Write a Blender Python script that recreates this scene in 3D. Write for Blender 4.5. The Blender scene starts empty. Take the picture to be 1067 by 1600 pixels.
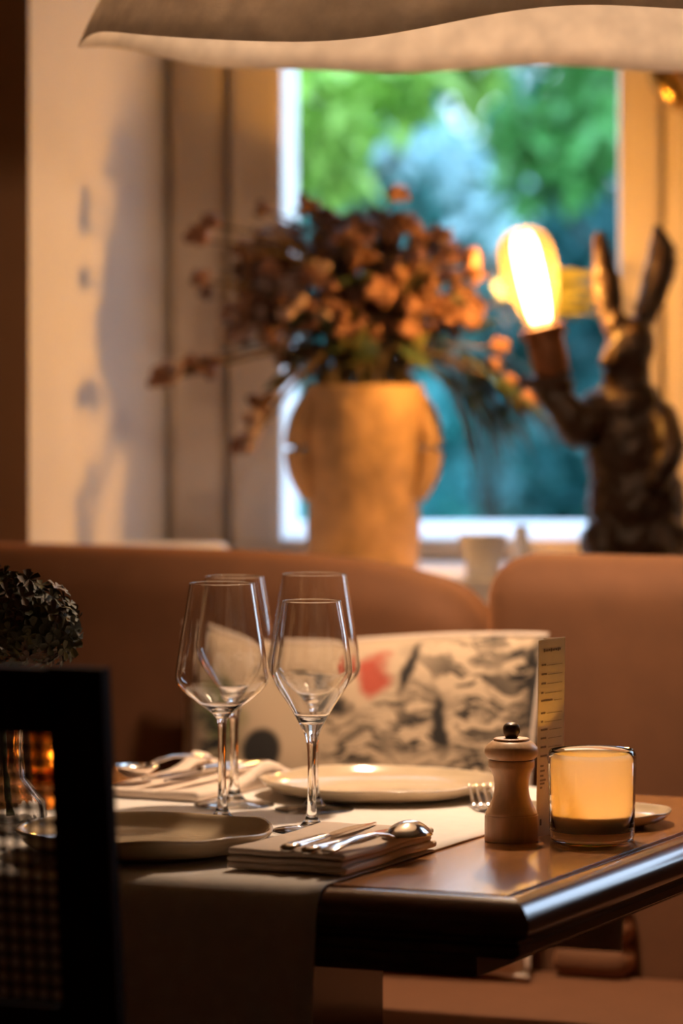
import bpy, bmesh, math, random
from mathutils import Vector, Matrix, noise
R = math.radians
random.seed(7)
S = bpy.context.scene
COL = S.collection

# ------------------------------------------------------------------ camera, world, light, exposure
CAMZ, FPX, HZ, CX = 1.2125, 6000.0, 550.0, 533.5       # focal length in px, horizon row, centre column (1067x1600)
cam_d = bpy.data.cameras.new('camera')
cam = bpy.data.objects.new('camera', cam_d); COL.objects.link(cam)
cam.location = (0, 0, CAMZ); cam.rotation_euler = (R(90), 0, 0)
cam_d.sensor_fit = 'VERTICAL'; cam_d.sensor_height = 36; cam_d.sensor_width = 24
cam_d.lens = 36 * FPX / 1600
cam_d.shift_y = -(800 - HZ) / 1600
cam_d.clip_start = .05; cam_d.clip_end = 200
cam_d.dof.use_dof = True; cam_d.dof.focus_distance = 3.60; cam_d.dof.aperture_fstop = 3.5
S.camera = cam
S.view_settings.view_transform = 'Standard'; S.view_settings.look = 'None'
S.view_settings.gamma = 1; S.view_settings.use_curve_mapping = False
S.view_settings.exposure = 0.0
S.cycles.max_bounces = 14; S.cycles.transparent_max_bounces = 24; S.cycles.transmission_bounces = 14
S.cycles.sample_clamp_indirect = 6; S.cycles.use_denoising = True

w = bpy.data.worlds.new('dusk_sky'); S.world = w; w.use_nodes = True
nt = w.node_tree; bg = nt.nodes['Background']
tc = nt.nodes.new('ShaderNodeTexCoord'); sep = nt.nodes.new('ShaderNodeSeparateXYZ'); rmp = nt.nodes.new('ShaderNodeValToRGB')
nt.links.new(tc.outputs['Generated'], sep.inputs[0]); nt.links.new(sep.outputs['Z'], rmp.inputs[0])
rmp.color_ramp.elements[0].position = 0; rmp.color_ramp.elements[0].color = (.66, .82, 1, 1)
rmp.color_ramp.elements[1].position = 1; rmp.color_ramp.elements[1].color = (.42, .62, 1, 1)
nt.links.new(rmp.outputs[0], bg.inputs[0]); bg.inputs[1].default_value = 5.4

# ------------------------------------------------------------------ helpers
def px(x, y, Y):                    # pixel + distance -> world point
    return Vector(((x - CX) / FPX * Y, Y, CAMZ - (y - HZ) / FPX * Y))
def on_plane(x, y, z):              # pixel -> point on the horizontal plane z
    Y = (CAMZ - z) * FPX / (y - HZ)
    return Vector(((x - CX) / FPX * Y, Y, z))
TZ = .75
ANG = R(-23.5)
EX = Vector((math.cos(ANG), math.sin(ANG), 0)); EY = Vector((-math.sin(ANG), math.cos(ANG), 0))
TC = Vector((.1426, 3.265, TZ))     # near right corner of the flat table top
def T(lx, ly, lz=0): return TC + EX * lx + EY * ly + Vector((0, 0, lz))

def tag(o, label=None, cat=None, group=None, kind=None):
    if label: o['label'] = label
    if cat: o['category'] = cat
    if group: o['group'] = group
    if kind: o['kind'] = kind
    return o
def empty(name, loc=(0, 0, 0), rz=0, label=None, cat=None, group=None):
    o = bpy.data.objects.new(name, None); COL.objects.link(o)
    o.location = loc; o.rotation_euler = (0, 0, rz); o.empty_display_size = .05
    return tag(o, label, cat, group)
def mk(name, verts, faces, mat, parent=None, smooth=True, loc=(0, 0, 0), rot=(0, 0, 0)):
    me = bpy.data.meshes.new(name); me.from_pydata([tuple(v) for v in verts], [], faces); me.update()
    bm = bmesh.new(); bm.from_mesh(me); bmesh.ops.recalc_face_normals(bm, faces=bm.faces); bm.to_mesh(me); bm.free()
    if smooth: me.shade_smooth()
    if mat: me.materials.append(mat)
    return link(name, me, parent, loc, rot)
def link(name, me, parent=None, loc=(0, 0, 0), rot=(0, 0, 0)):
    o = bpy.data.objects.new(name, me); COL.objects.link(o)
    o.parent = parent; o.location = loc; o.rotation_euler = rot
    return o
def edge_split(o, ang=35):
    me = o.data
    bm = bmesh.new(); bm.from_mesh(me)
    for e in bm.edges:
        if len(e.link_faces) == 2 and e.calc_face_angle(0) > R(ang): e.smooth = False
    bm.to_mesh(me); bm.free()
    return o
class MB:
    """collects shapes for one mesh"""
    def __init__(s): s.v = []; s.f = []
    def add(s, v, f):
        n = len(s.v); s.v += [Vector(p) for p in v]; s.f += [tuple(i + n for i in q) for q in f]; return s
    def box(s, x0, x1, y0, y1, z0, z1):
        v = [(x0, y0, z0), (x1, y0, z0), (x1, y1, z0), (x0, y1, z0), (x0, y0, z1), (x1, y0, z1), (x1, y1, z1), (x0, y1, z1)]
        return s.add(v, [(0, 3, 2, 1), (4, 5, 6, 7), (0, 1, 5, 4), (1, 2, 6, 5), (2, 3, 7, 6), (3, 0, 4, 7)])
    def lathe(s, prof, seg=48, M=None):
        M = M or Matrix(); v = []; f = []; rings = []
        for r, z in prof:
            if r < 1e-6: rings.append([len(v)]); v.append(M @ Vector((0, 0, z)))
            else:
                rings.append(list(range(len(v), len(v) + seg)))
                v += [M @ Vector((r * math.cos(2 * math.pi * i / seg), r * math.sin(2 * math.pi * i / seg), z)) for i in range(seg)]
        for a, b in zip(rings, rings[1:]):
            if len(a) == 1 and len(b) == 1: continue
            for i in range(seg):
                j = (i + 1) % seg
                if len(a) == 1: f.append((a[0], b[j], b[i]))
                elif len(b) == 1: f.append((a[i], a[j], b[0]))
                else: f.append((a[i], a[j], b[j], b[i]))
        return s.add(v, f)
    def tube(s, pts, rad, seg=8, flat=1.0):
        pts = [Vector(p) for p in pts]
        if not hasattr(rad, '__len__'): rad = [rad] * len(pts)
        v = []; f = []
        up = Vector((0, 0, 1))
        for k, p in enumerate(pts):
            t = (pts[min(k + 1, len(pts) - 1)] - pts[max(k - 1, 0)]).normalized()
            a = t.cross(up)
            if a.length < 1e-3: a = t.cross(Vector((1, 0, 0)))
            a.normalize(); b = a.cross(t).normalized()
            v += [p + (a * math.cos(q) + b * math.sin(q) * flat) * rad[k] for q in (2 * math.pi * i / seg for i in range(seg))]
        n = len(pts)
        for k in range(n - 1):
            for i in range(seg):
                j = (i + 1) % seg
                f.append((k * seg + i, k * seg + j, (k + 1) * seg + j, (k + 1) * seg + i))
        f.append(tuple(range(seg))); f.append(tuple(reversed(range((n - 1) * seg, n * seg))))
        return s.add(v, f)
    def ball(s, c, r, M=None, nu=16, nv=10):
        c = Vector(c); r = Vector(r) if hasattr(r, '__len__') else Vector((r, r, r)); M = M or Matrix()
        v = [c + M @ Vector((0, 0, r.z))]; f = []
        for k in range(1, nv):
            th = math.pi * k / nv
            v += [c + M @ Vector((r.x * math.sin(th) * math.cos(2 * math.pi * i / nu), r.y * math.sin(th) * math.sin(2 * math.pi * i / nu), r.z * math.cos(th))) for i in range(nu)]
        v.append(c + M @ Vector((0, 0, -r.z)))
        for i in range(nu):
            j = (i + 1) % nu
            f.append((0, 1 + i, 1 + j)); f.append((len(v) - 1, 1 + (nv - 2) * nu + j, 1 + (nv - 2) * nu + i))
            for k in range(nv - 2): f.append((1 + k * nu + i, 1 + (k + 1) * nu + i, 1 + (k + 1) * nu + j, 1 + k * nu + j))
        return s.add(v, f)
    def loft(s, rings, caps=True):
        n = len(rings[0]); v = [p for r in rings for p in r]; f = []
        for k in range(len(rings) - 1):
            for i in range(n):
                j = (i + 1) % n
                f.append((k * n + i, k * n + j, (k + 1) * n + j, (k + 1) * n + i))
        if caps: f.append(tuple(range(n))); f.append(tuple(reversed(range((len(rings) - 1) * n, len(rings) * n))))
        return s.add(v, f)
    def build(s, name, mat, parent=None, smooth=True, loc=(0, 0, 0), rot=(0, 0, 0), split=None):
        o = mk(name, s.v, s.f, mat, parent, smooth, loc, rot)
        if split: edge_split(o, split)
        return o
def catmull(P, n=6):
    out = []
    for i in range(len(P) - 1):
        p0, p1, p2, p3 = [Vector(P[max(0, min(len(P) - 1, k))]) for k in (i - 1, i, i + 1, i + 2)]
        for k in range(n):
            t = k / n
            out.append(.5 * ((2 * p1) + (p2 - p0) * t + (2 * p0 - 5 * p1 + 4 * p2 - p3) * t * t + (3 * p1 - p0 - 3 * p2 + p3) * t ** 3))
    out.append(Vector(P[-1]))
    return out
def rounded_box(sx, sy, sz, r, n=10, fn=None):
    """rounded box centred on the origin; fn deforms a point"""
    bm = bmesh.new(); bmesh.ops.create_cube(bm, size=2)
    bmesh.ops.subdivide_edges(bm, edges=bm.edges, cuts=n, use_grid_fill=True)
    h = Vector((sx / 2, sy / 2, sz / 2))
    def warp(t, hh):             # push samples towards the corners so the rounding gets points
        e = min(1, r / hh * 1.0); a = abs(t); k = .5
        q = a / k * (1 - e) if a < k else (1 - e) + (a - k) / (1 - k) * e
        return math.copysign(q * hh, t)
    for v in bm.verts:
        p = Vector((warp(v.co.x, h.x), warp(v.co.y, h.y), warp(v.co.z, h.z)))
        q = Vector([max(-(h[i] - r), min(h[i] - r, p[i])) for i in range(3)])
        d = p - q
        if d.length > 1e-9: p = q + d.normalized() * r
        v.co = fn(p) if fn else p
    V = [v.co.copy() for v in bm.verts]; F = [tuple(v.index for v in f.verts) for f in bm.faces]
    bm.free(); return V, F
def bake(o):
    """apply the modifiers of an object"""
    dg = bpy.context.evaluated_depsgraph_get(); dg.update()
    me = bpy.data.meshes.new_from_object(o.evaluated_get(dg)); o.modifiers.clear(); o.data = me
    return o
def copy_tree(o, parent=None):
    c = o.copy(); COL.objects.link(c); c.parent = parent
    for ch in list(o.children): copy_tree(ch, c)
    return c

# ------------------------------------------------------------------ materials
def base_mat(name):
    m = bpy.data.materials.new(name); m.use_nodes = True
    return m, m.node_tree, m.node_tree.nodes['Principled BSDF']
def pm(name, c, rough=.6, metal=0, var=.15, scale=30, bump=0, bscale=None, stretch=None, c2=None, spec=.5, coat=0, trans=0, sheen=0, sss=0):
    m, t, b = base_mat(name); N = t.nodes; L = t.links
    co = N.new('ShaderNodeTexCoord'); mp = N.new('ShaderNodeMapping'); L.new(co.outputs['Object'], mp.inputs[0])
    if stretch: mp.inputs['Scale'].default_value = stretch
    nz = N.new('ShaderNodeTexNoise'); nz.inputs['Scale'].default_value = scale; nz.inputs['Detail'].default_value = 5
    L.new(mp.outputs[0], nz.inputs['Vector'])
    cr = N.new('ShaderNodeValToRGB'); L.new(nz.outputs['Fac'], cr.inputs[0])
    c2 = c2 or tuple(min(1, x * (1 + var)) for x in c); c1 = tuple(x * (1 - var) for x in c)
    cr.color_ramp.elements[0].position = .3; cr.color_ramp.elements[0].color = (*c1, 1)
    cr.color_ramp.elements[1].position = .72; cr.color_ramp.elements[1].color = (*c2, 1)
    L.new(cr.outputs[0], b.inputs['Base Color'])
    b.inputs['Roughness'].default_value = rough; b.inputs['Metallic'].default_value = metal
    b.inputs['Specular IOR Level'].default_value = spec; b.inputs['Coat Weight'].default_value = coat
    b.inputs['Coat Roughness'].default_value = .12
    if trans: b.inputs['Transmission Weight'].default_value = trans
    if sheen: b.inputs['Sheen Weight'].default_value = sheen; b.inputs['Sheen Roughness'].default_value = .4; b.inputs['Sheen Tint'].default_value = (*[x / max(c) for x in c], 1)
    if sss: b.inputs['Subsurface Weight'].default_value = sss; b.inputs['Subsurface Radius'].default_value = (.03, .016, .006); b.inputs['Subsurface Scale'].default_value = 1
    if bump:
        n2 = N.new('ShaderNodeTexNoise'); n2.inputs['Scale'].default_value = bscale or scale * 3; n2.inputs['Detail'].default_value = 4
        L.new(mp.outputs[0], n2.inputs['Vector'])
        bp = N.new('ShaderNodeBump'); bp.inputs['Strength'].default_value = bump; bp.inputs['Distance'].default_value = .004
        L.new(n2.outputs['Fac'], bp.inputs['Height']); L.new(bp.outputs[0], b.inputs['Normal'])
    return m
def translucent(name, c, fac=.4, var=.12, scale=40, rough=.8):
    m = pm(name, c, rough, var=var, scale=scale, bump=.15, bscale=300)
    t = m.node_tree; N = t.nodes; L = t.links; b = N['Principled BSDF']; out = N['Material Output']
    tr = N.new('ShaderNodeBsdfTranslucent'); src = b.inputs['Base Color'].links[0].from_socket; L.new(src, tr.inputs[0])
    mx = N.new('ShaderNodeMixShader'); mx.inputs[0].default_value = fac
    L.new(b.outputs[0], mx.inputs[1]); L.new(tr.outputs[0], mx.inputs[2]); L.new(mx.outputs[0], out.inputs[0])
    return m
def thin_glass(name, tint=(1, 1, 1), extra=0.0, refl=1.0):
    m = bpy.data.materials.new(name); m.use_nodes = True; t = m.node_tree; N = t.nodes; L = t.links
    N.remove(N['Principled BSDF']); out = N['Material Output']
    tr = N.new('ShaderNodeBsdfTransparent'); tr.inputs[0].default_value = (*tint, 1)
    gl = N.new('ShaderNodeBsdfGlossy'); gl.inputs['Roughness'].default_value = .02
    fr = N.new('ShaderNodeFresnel'); fr.inputs[0].default_value = 1.45
    ad = N.new('ShaderNodeMath'); ad.operation = 'MULTIPLY_ADD'; ad.inputs[1].default_value = refl; ad.inputs[2].default_value = extra; L.new(fr.outputs[0], ad.inputs[0])
    mx = N.new('ShaderNodeMixShader'); L.new(ad.outputs[0], mx.inputs[0]); L.new(tr.outputs[0], mx.inputs[1]); L.new(gl.outputs[0], mx.inputs[2])
    L.new(mx.outputs[0], out.inputs[0]); return m
def glass(name, c=(1, 1, 1), rough=0, ior=1.5):
    m, t, b = base_mat(name); b.inputs['Base Color'].default_value = (*c, 1); b.inputs['Roughness'].default_value = rough
    b.inputs['Transmission Weight'].default_value = 1; b.inputs['IOR'].default_value = ior; return m
def emis(name, c, s):
    m, t, b = base_mat(name); b.inputs['Base Color'].default_value = (*c, 1)
    b.inputs['Emission Color'].default_value = (*c, 1); b.inputs['Emission Strength'].default_value = s; return m

M = {}
M['wall_white'] = pm('white_plaster', (.88, .85, .83), .85, var=.03, scale=6, bump=.12, bscale=60)
M['wall_brown'] = pm('ochre_brown_paint', (.30, .15, .07), .8, var=.05, scale=8, bump=.1, bscale=60)
M['frame'] = pm('cream_window_paint', (.74, .62, .50), .45, var=.04, scale=10)
M['out_white'] = pm('white_outdoor_paint', (.84, .86, .88), .6, var=.04, scale=10)
M['ceiling'] = pm('ceiling_paint', (.55, .42, .30), .9, var=.03)
M['floor'] = pm('oak_floor', (.18, .09, .045), .45, var=.3, scale=6, stretch=(1, 12, 1))
M['pane'] = thin_glass('window_pane', refl=.12)
M['wood'] = pm('cherry_table_wood', (.33, .14, .042), .22, var=.35, scale=14, stretch=(14, 1, 14), bump=.04, bscale=30, coat=.3)
M['wood_edge'] = pm('dark_moulding_wood', (.10, .032, .012), .24, var=.3, scale=12, stretch=(2, 2, 10), coat=.5)
M['wood_dark'] = pm('dark_table_frame_wood', (.035, .012, .006), .6, var=.3, scale=12)
M['linen'] = pm('white_linen', (.80, .75, .70), .9, var=.03, scale=60, bump=.12, bscale=900, sheen=.2)
M['napkin_cream'] = pm('cream_linen', (.76, .62, .51), .9, var=.04, scale=60, bump=.2, bscale=700, sheen=.2)
M['plate'] = pm('cream_stoneware_glaze', (.58, .45, .30), .14, var=.07, scale=22, bump=.06, bscale=40, coat=.4)
M['steel'] = pm('polished_steel', (.78, .74, .70), .13, 1, var=.04, scale=40)
M['crystal'] = glass('clear_crystal', (1, 1, 1), 0, 1.5)
M['foot_glass'] = thin_glass('thin_clear_glass', (.97, .97, .97), .02)
M['mill'] = pm('pale_beech', (.68, .42, .23), .42, var=.12, scale=18, stretch=(8, 8, 1), coat=.1)
M['mill_knob'] = pm('dark_bronze_knob', (.09, .06, .04), .3, .4, var=.1)
M['paper'] = pm('warm_paper', (.66, .52, .37), .85, var=.03, scale=80)
M['ink'] = pm('brown_ink', (.12, .07, .045), .9)
M['sofa'] = pm('terracotta_velvet', (.165, .066, .026), .85, var=.08, scale=25, bump=.1, bscale=500, sheen=.5)
M['sofa_base'] = pm('dark_plinth_wood', (.03, .015, .01), .5)
M['shade'] = translucent('linen_lampshade', (.90, .82, .74), .36)
M['brass'] = pm('aged_brass', (.60, .36, .10), .25, 1, var=.15, scale=20)
M['bronze'] = pm('dark_bronze_resin', (.038, .018, .009), .42, .25, var=.4, scale=40, bump=.5, bscale=120)
M['socket'] = pm('copper_socket', (.22, .09, .04), .4, .5, var=.15)
M['stone'] = pm('sandstone_vase', (.46, .29, .16), .8, var=.3, scale=22, bump=.9, bscale=45)
M['bulb'] = thin_glass('amber_bulb_glass', (1, .86, .62), .02)
def add_haze(m, c, f):
    t = m.node_tree; N = t.nodes; L = t.links; out = N['Material Output']; src = out.inputs[0].links[0].from_socket
    tr = N.new('ShaderNodeBsdfTranslucent'); tr.inputs[0].default_value = (*c, 1)
    mx = N.new('ShaderNodeMixShader'); mx.inputs[0].default_value = f; L.new(src, mx.inputs[1]); L.new(tr.outputs[0], mx.inputs[2]); L.new(mx.outputs[0], out.inputs[0])
add_haze(M['bulb'], (1, .70, .36), .035)
M['filament'] = emis('hot_filament', (1, .74, .42), 30)
M['pendant_bulb'] = emis('frosted_bulb', (1, .72, .45), 4)
M['flame'] = emis('candle_flame', (1, .55, .14), 60)
M['wax'] = pm('candle_wax', (.86, .66, .36), .5, var=.04, sss=1.0)
M['chair'] = pm('dark_mahogany', (.030, .010, .008), .6, var=.25, scale=14, stretch=(8, 8, 1), spec=.06)
M['cane'] = pm('dark_cane', (.055, .026, .013), .55, var=.2)
M['white_china'] = pm('white_china', (.86, .85, .83), .25, var=.02)
def frost_mat():
    m = bpy.data.materials.new('frosted_liner'); m.use_nodes = True; t = m.node_tree; N = t.nodes; L = t.links
    b = N['Principled BSDF']; b.inputs['Base Color'].default_value = (.82, .74, .66, 1); b.inputs['Roughness'].default_value = .5
    nz = N.new('ShaderNodeTexNoise'); nz.inputs['Scale'].default_value = 160; nz.inputs['Detail'].default_value = 3
    cr = N.new('ShaderNodeValToRGB'); L.new(nz.outputs['Fac'], cr.inputs[0])
    cr.color_ramp.elements[0].color = (.86, .74, .58, 1); cr.color_ramp.elements[1].color = (.94, .84, .70, 1)
    tr = N.new('ShaderNodeBsdfTranslucent'); L.new(cr.outputs[0], tr.inputs[0])
    mx = N.new('ShaderNodeMixShader'); mx.inputs[0].default_value = .7
    L.new(b.outputs[0], mx.inputs[1]); L.new(tr.outputs[0], mx.inputs[2]); L.new(mx.outputs[0], N['Material Output'].inputs[0]); return m
M['frost'] = frost_mat()

def pillow_mat():
    m, t, b = base_mat('printed_cotton'); N = t.nodes; L = t.links
    co = N.new('ShaderNodeTexCoord'); b.inputs['Roughness'].default_value = .9
    nz = N.new('ShaderNodeTexNoise'); nz.inputs['Scale'].default_value = 22; nz.inputs['Detail'].default_value = 4
    L.new(co.outputs['Object'], nz.inputs['Vector'])
    sb = N.new('ShaderNodeVectorMath'); sb.operation = 'SUBTRACT'; L.new(nz.outputs['Color'], sb.inputs[0]); sb.inputs[1].default_value = (.5, .5, .5)
    sc = N.new('ShaderNodeVectorMath'); sc.operation = 'SCALE'; L.new(sb.outputs[0], sc.inputs[0]); sc.inputs['Scale'].default_value = .05
    ad = N.new('ShaderNodeVectorMath'); L.new(co.outputs['Object'], ad.inputs[0]); L.new(sc.outputs[0], ad.inputs[1])
    def math_(op, a, bb):
        n = N.new('ShaderNodeMath'); n.operation = op
        for i, x in enumerate((a, bb)):
            if hasattr(x, 'links'): L.new(x, n.inputs[i])
            else: n.inputs[i].default_value = x
        n.use_clamp = True; return n.outputs[0]
    def blob(u, v, ru, rv, rot=0, soft=.35, warped=True):
        mp = N.new('ShaderNodeMapping'); mp.vector_type = 'TEXTURE'
        L.new(ad.outputs[0] if warped else co.outputs['Object'], mp.inputs[0])
        mp.inputs['Location'].default_value = (u, 0, v); mp.inputs['Rotation'].default_value = (0, R(rot), 0); mp.inputs['Scale'].default_value = (ru, 10, rv)
        ln = N.new('ShaderNodeVectorMath'); ln.operation = 'LENGTH'; L.new(mp.outputs[0], ln.inputs[0])
        mr = N.new('ShaderNodeMapRange'); L.new(ln.outputs['Value'], mr.inputs[0])
        mr.inputs[1].default_value = 1 - soft; mr.inputs[2].default_value = 1 + soft * .3; mr.inputs[3].default_value = 1; mr.inputs[4].default_value = 0
        return mr.outputs[0]
    def streak(scale, rot, thr):
        mp = N.new('ShaderNodeMapping'); L.new(ad.outputs[0], mp.inputs[0]); mp.inputs['Rotation'].default_value = (0, R(rot), 0); mp.inputs['Scale'].default_value = (1, 1, 4.5)
        n = N.new('ShaderNodeTexNoise'); n.inputs['Scale'].default_value = scale; n.inputs['Detail'].default_value = 5; L.new(mp.outputs[0], n.inputs['Vector'])
        mr = N.new('ShaderNodeMapRange'); L.new(n.outputs['Fac'], mr.inputs[0]); mr.inputs[1].default_value = thr - .03; mr.inputs[2].default_value = thr + .03
        return mr.outputs[0]
    s1, s2, s3 = streak(24, 35, .53), streak(30, -50, .51), streak(22, 80, .52)
    ink = math_('MULTIPLY', blob(.155, .115, .10, .10, 20, .8), s1)
    for bl, st in ((blob(.100, .075, .05, .055, 0, .7), s2), (blob(.03, .05, .06, .05, 10, .8), s2), (blob(.205, .11, .03, .15, 0, .6), s3),
                   (blob(-.02, .10, .08, .022, 30, .7), s3), (blob(.055, .095, .05, .018, -40, .7), s1), (blob(.17, .05, .06, .06, 0, .8), s2),
                   (blob(-.165, .05, .03, .07, -15, .7), s2), (blob(.13, .20, .11, .02, 8, .7), s1), (blob(.16, .18, .05, .022, 30, .6), s2)):
        ink = math_('MAXIMUM', ink, math_('MULTIPLY', bl, st))
    for bl in (blob(-.094, .045, .028, .028, 0, .2, False), blob(-.008, .112, .036, .010, 25, .5), blob(.075, .145, .010, .035, 15, .5), blob(.222, .10, .008, .12, 0, .4), blob(.118, .09, .012, .05, -15, .5)):
        ink = math_('MAXIMUM', ink, bl)
    def mix(fac, a, c):
        n = N.new('ShaderNodeMix'); n.data_type = 'RGBA'; L.new(fac, n.inputs[0])
        if hasattr(a, 'links'): L.new(a, n.inputs[6])
        else: n.inputs[6].default_value = (*a, 1)
        n.inputs[7].default_value = (*c, 1); return n.outputs[2]
    col = mix(blob(-.158, .085, .032, .05, -20, .6), (.58, .43, .29), (.13, .16, .04))
    col = mix(blob(.036, .138, .020, .024, 0, .5), col, (.45, .08, .045))
    col = mix(ink, col, (.016, .012, .010))
    L.new(col, b.inputs['Base Color']); b.inputs['Sheen Weight'].default_value = .2
    return m
M['pillow'] = pillow_mat()

# ------------------------------------------------------------------ room shell
X0, X1, Y0, YW, ZC = -2.2, 2.2, -1.6, 4.95, 2.7
def struct(o): o['kind'] = 'structure'; return o
struct(MB().box(X0 - .1, X1 + .1, Y0 - .1, YW + .9, -.12, 0).build('floor', M['floor'], smooth=False))
struct(MB().box(X0 - .1, X1 + .1, Y0 - .1, YW + 1.02, ZC, ZC + .1).build('ceiling', M['ceiling'], smooth=False))
struct(MB().box(X0 - .1, X0, Y0 - .1, YW + .6, 0, ZC).build('wall_left', M['wall_brown'], smooth=False))
struct(MB().box(X1, X1 + .1, Y0 - .1, YW + .6, 0, ZC).build('wall_right', M['wall_brown'], smooth=False))
struct(MB().box(X0, X1, Y0 - .1, Y0, 0, ZC).build('wall_front', M['wall_brown'], smooth=False))
# back wall with two window openings (the niche the picture shows, and a second window further right)
SILL = .918
NL, NR, NT = -.403, .74, 2.2
W2L, W2R, W2B, W2T = 1.02, 1.72, .95, 2.1
YB = 5.42                                                # plane of the window
b = MB()
b.box(X0, NL, YW, YW + .12, 0, ZC).box(NL, NR, YW, YW + .12, 0, SILL - .03).box(NL, NR, YW, YW + .12, NT, ZC)
b.box(NR, W2L, YW, YW + .12, 0, ZC).box(W2L, W2R, YW, YW + .12, 0, W2B).box(W2L, W2R, YW, YW + .12, W2T, ZC).box(W2R, X1, YW, YW + .12, 0, ZC)
struct(b.build('wall_back', M['wall_brown'], smooth=False))
fl, fr = -.238, .545                                     # inner corners of the splayed niche
b = MB()
def slab(b, p, q, d, z0, z1):                            # vertical slab along p-q, thickened by d
    p, q, d = Vector((*p, 0)), Vector((*q, 0)), Vector((*d, 0)); u = Vector((0, 0, 1))
    v = [p + u * z0, q + u * z0, q + d + u * z0, p + d + u * z0, p + u * z1, q + u * z1, q + d + u * z1, p + d + u * z1]
    b.add(v, [(0, 3, 2, 1), (4, 5, 6, 7), (0, 1, 5, 4), (1, 2, 6, 5), (2, 3, 7, 6), (3, 0, 4, 7)])
slab(b, (NL, YW + .002), (fl, YB + .05), (-.08, .0), SILL - .03, NT)
struct(b.build('wall_reveal_left', M['wall_white'], smooth=False))
b = MB(); slab(b, (NR, YW + .002), (fr, YB + .05), (.08, .0), SILL - .03, NT)
struct(b.build('wall_reveal_right', M['wall_white'], smooth=False))
b = MB(); b.add([(NL - .05, YW - .004, NT), (NR + .05, YW - .004, NT), (fr + .1, YB + .06, NT), (fl - .1, YB + .06, NT), (NL - .05, YW - .004, NT + .06), (NR + .05, YW - .004, NT + .06), (fr + .1, YB + .06, NT + .06), (fl - .1, YB + .06, NT + .06)],
              [(0, 3, 2, 1), (4, 5, 6, 7), (0, 1, 5, 4), (1, 2, 6, 5), (2, 3, 7, 6), (3, 0, 4, 7)])
struct(b.build('wall_reveal_top', M['wall_white'], smooth=False))
b = MB(); b.add([(NL + .002, YW - .012, SILL - .03), (NR - .002, YW - .012, SILL - .03), (fr, YB + .05, SILL - .03), (fl, YB + .05, SILL - .03),
                 (NL + .002, YW - .012, SILL), (NR - .002, YW - .012, SILL), (fr, YB + .05, SILL), (fl, YB + .05, SILL)],
                [(0, 3, 2, 1), (4, 5, 6, 7), (0, 1, 5, 4), (1, 2, 6, 5), (2, 3, 7, 6), (3, 0, 4, 7)])
struct(b.build('trim_1', M['wall_white'], smooth=False))                     # sill board
# raised white ledge strip at the left end of the sill
V, F = rounded_box(.215, .10, .036, .008, 4)
struct(mk('trim_2', V, F, M['wall_white'], loc=(-.262, 5.17, SILL + .018)))

# window 1: fixed frame, sash, bead, pane
win = struct(empty('window_1', (0, YB, SILL)))
def wpart(name, x0, x1, y0, y1, z0, z1, mat, par=win, bev=.004):
    V, F = rounded_box(x1 - x0, y1 - y0, z1 - z0, bev, 2)
    return mk(name, V, F, mat, par, loc=((x0 + x1) / 2, (y0 + y1) / 2 , (z0 + z1) / 2))
gl, gr, gb, gt = -.0845, .392, .030, 1.14
wpart('frame_stile', fl - .005, -.164, .0, .06, 0, NT - SILL, M['frame'])
wpart('frame_stile', .456, fr + .005, .0, .06, 0, NT - SILL, M['frame'])
wpart('frame_head', -.164, .456, .0, .06, gt + .085, NT - SILL, M['frame'])
sash = empty('sash', (0, 0, 0)); sash.parent = win
wpart('stile', -.1575, gl, -.012, .04, .002, gt + .07, M['frame'], sash)
wpart('stile', gr, .4495, -.012, .04, .002, gt + .07, M['frame'], sash)
wpart('rail', gl - .002, gr + .002, -.008, .04, .002, gb, M['frame'], sash)
wpart('rail', gl - .002, gr + .002, -.008, .04, gt, gt + .07, M['frame'], sash)
MB().box(gl - .003, gr + .003, .012, .016, gb - .003, gt + .003).build('pane', M['pane'], sash, smooth=False)
# deep white outer reveal and outer sill
b = MB(); slab(b, (gl - .004, YB + .042), (-.0685, 6.0), (-.3, 0), .5, 2.4)
struct(b.build('wall_outer_left', M['out_white'], smooth=False))
b = MB(); slab(b, (gr + .004, YB + .042), (.47, 6.0), (.3, 0), .5, 2.4)
struct(b.build('wall_outer_right', M['out_white'], smooth=False))
b = MB(); b.box(-.4, .8, YB + .042, 6.04, SILL - .2, SILL + gb - .002)
struct(b.build('trim_3', M['out_white'], smooth=False))
struct(MB().box(-.4, .8, YB + .042, 6.0, SILL + gt, ZC).build('wall_outer_top', M['out_white'], smooth=False))
struct(MB().box(-.4, .8, YW + .13, 6.0, -.1, SILL - .2).build('wall_outer_base', M['out_white'], smooth=False))
# brass fitting on the window frame
hb = empty('window_handle', (0, 0, 0), 0, 'curved brass window handle on the cream frame above the hare lamp', 'handle')
c = px(1045, 134, YB - .035)
Mx = Matrix.Rotation(R(30), 4, 'Y')
MB().ball((0, 0, 0), (.022, .016, .042), None).build('handle_plate', M['brass'], hb, loc=c, rot=(0, R(-35), 0))
MB().tube([(0, 0, 0), (0, .02, 0), (0, .0345, 0)], .012, 12).build('spindle', M['brass'], hb, loc=c + Vector((.0, 0, 0)))
MB().tube(catmull([(.012, -.012, .03), (.028, -.02, .012), (.034, -.02, -.02), (.026, -.018, -.05)], 5), .007, 10).build('lever', M['brass'], hb, loc=c)

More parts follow.
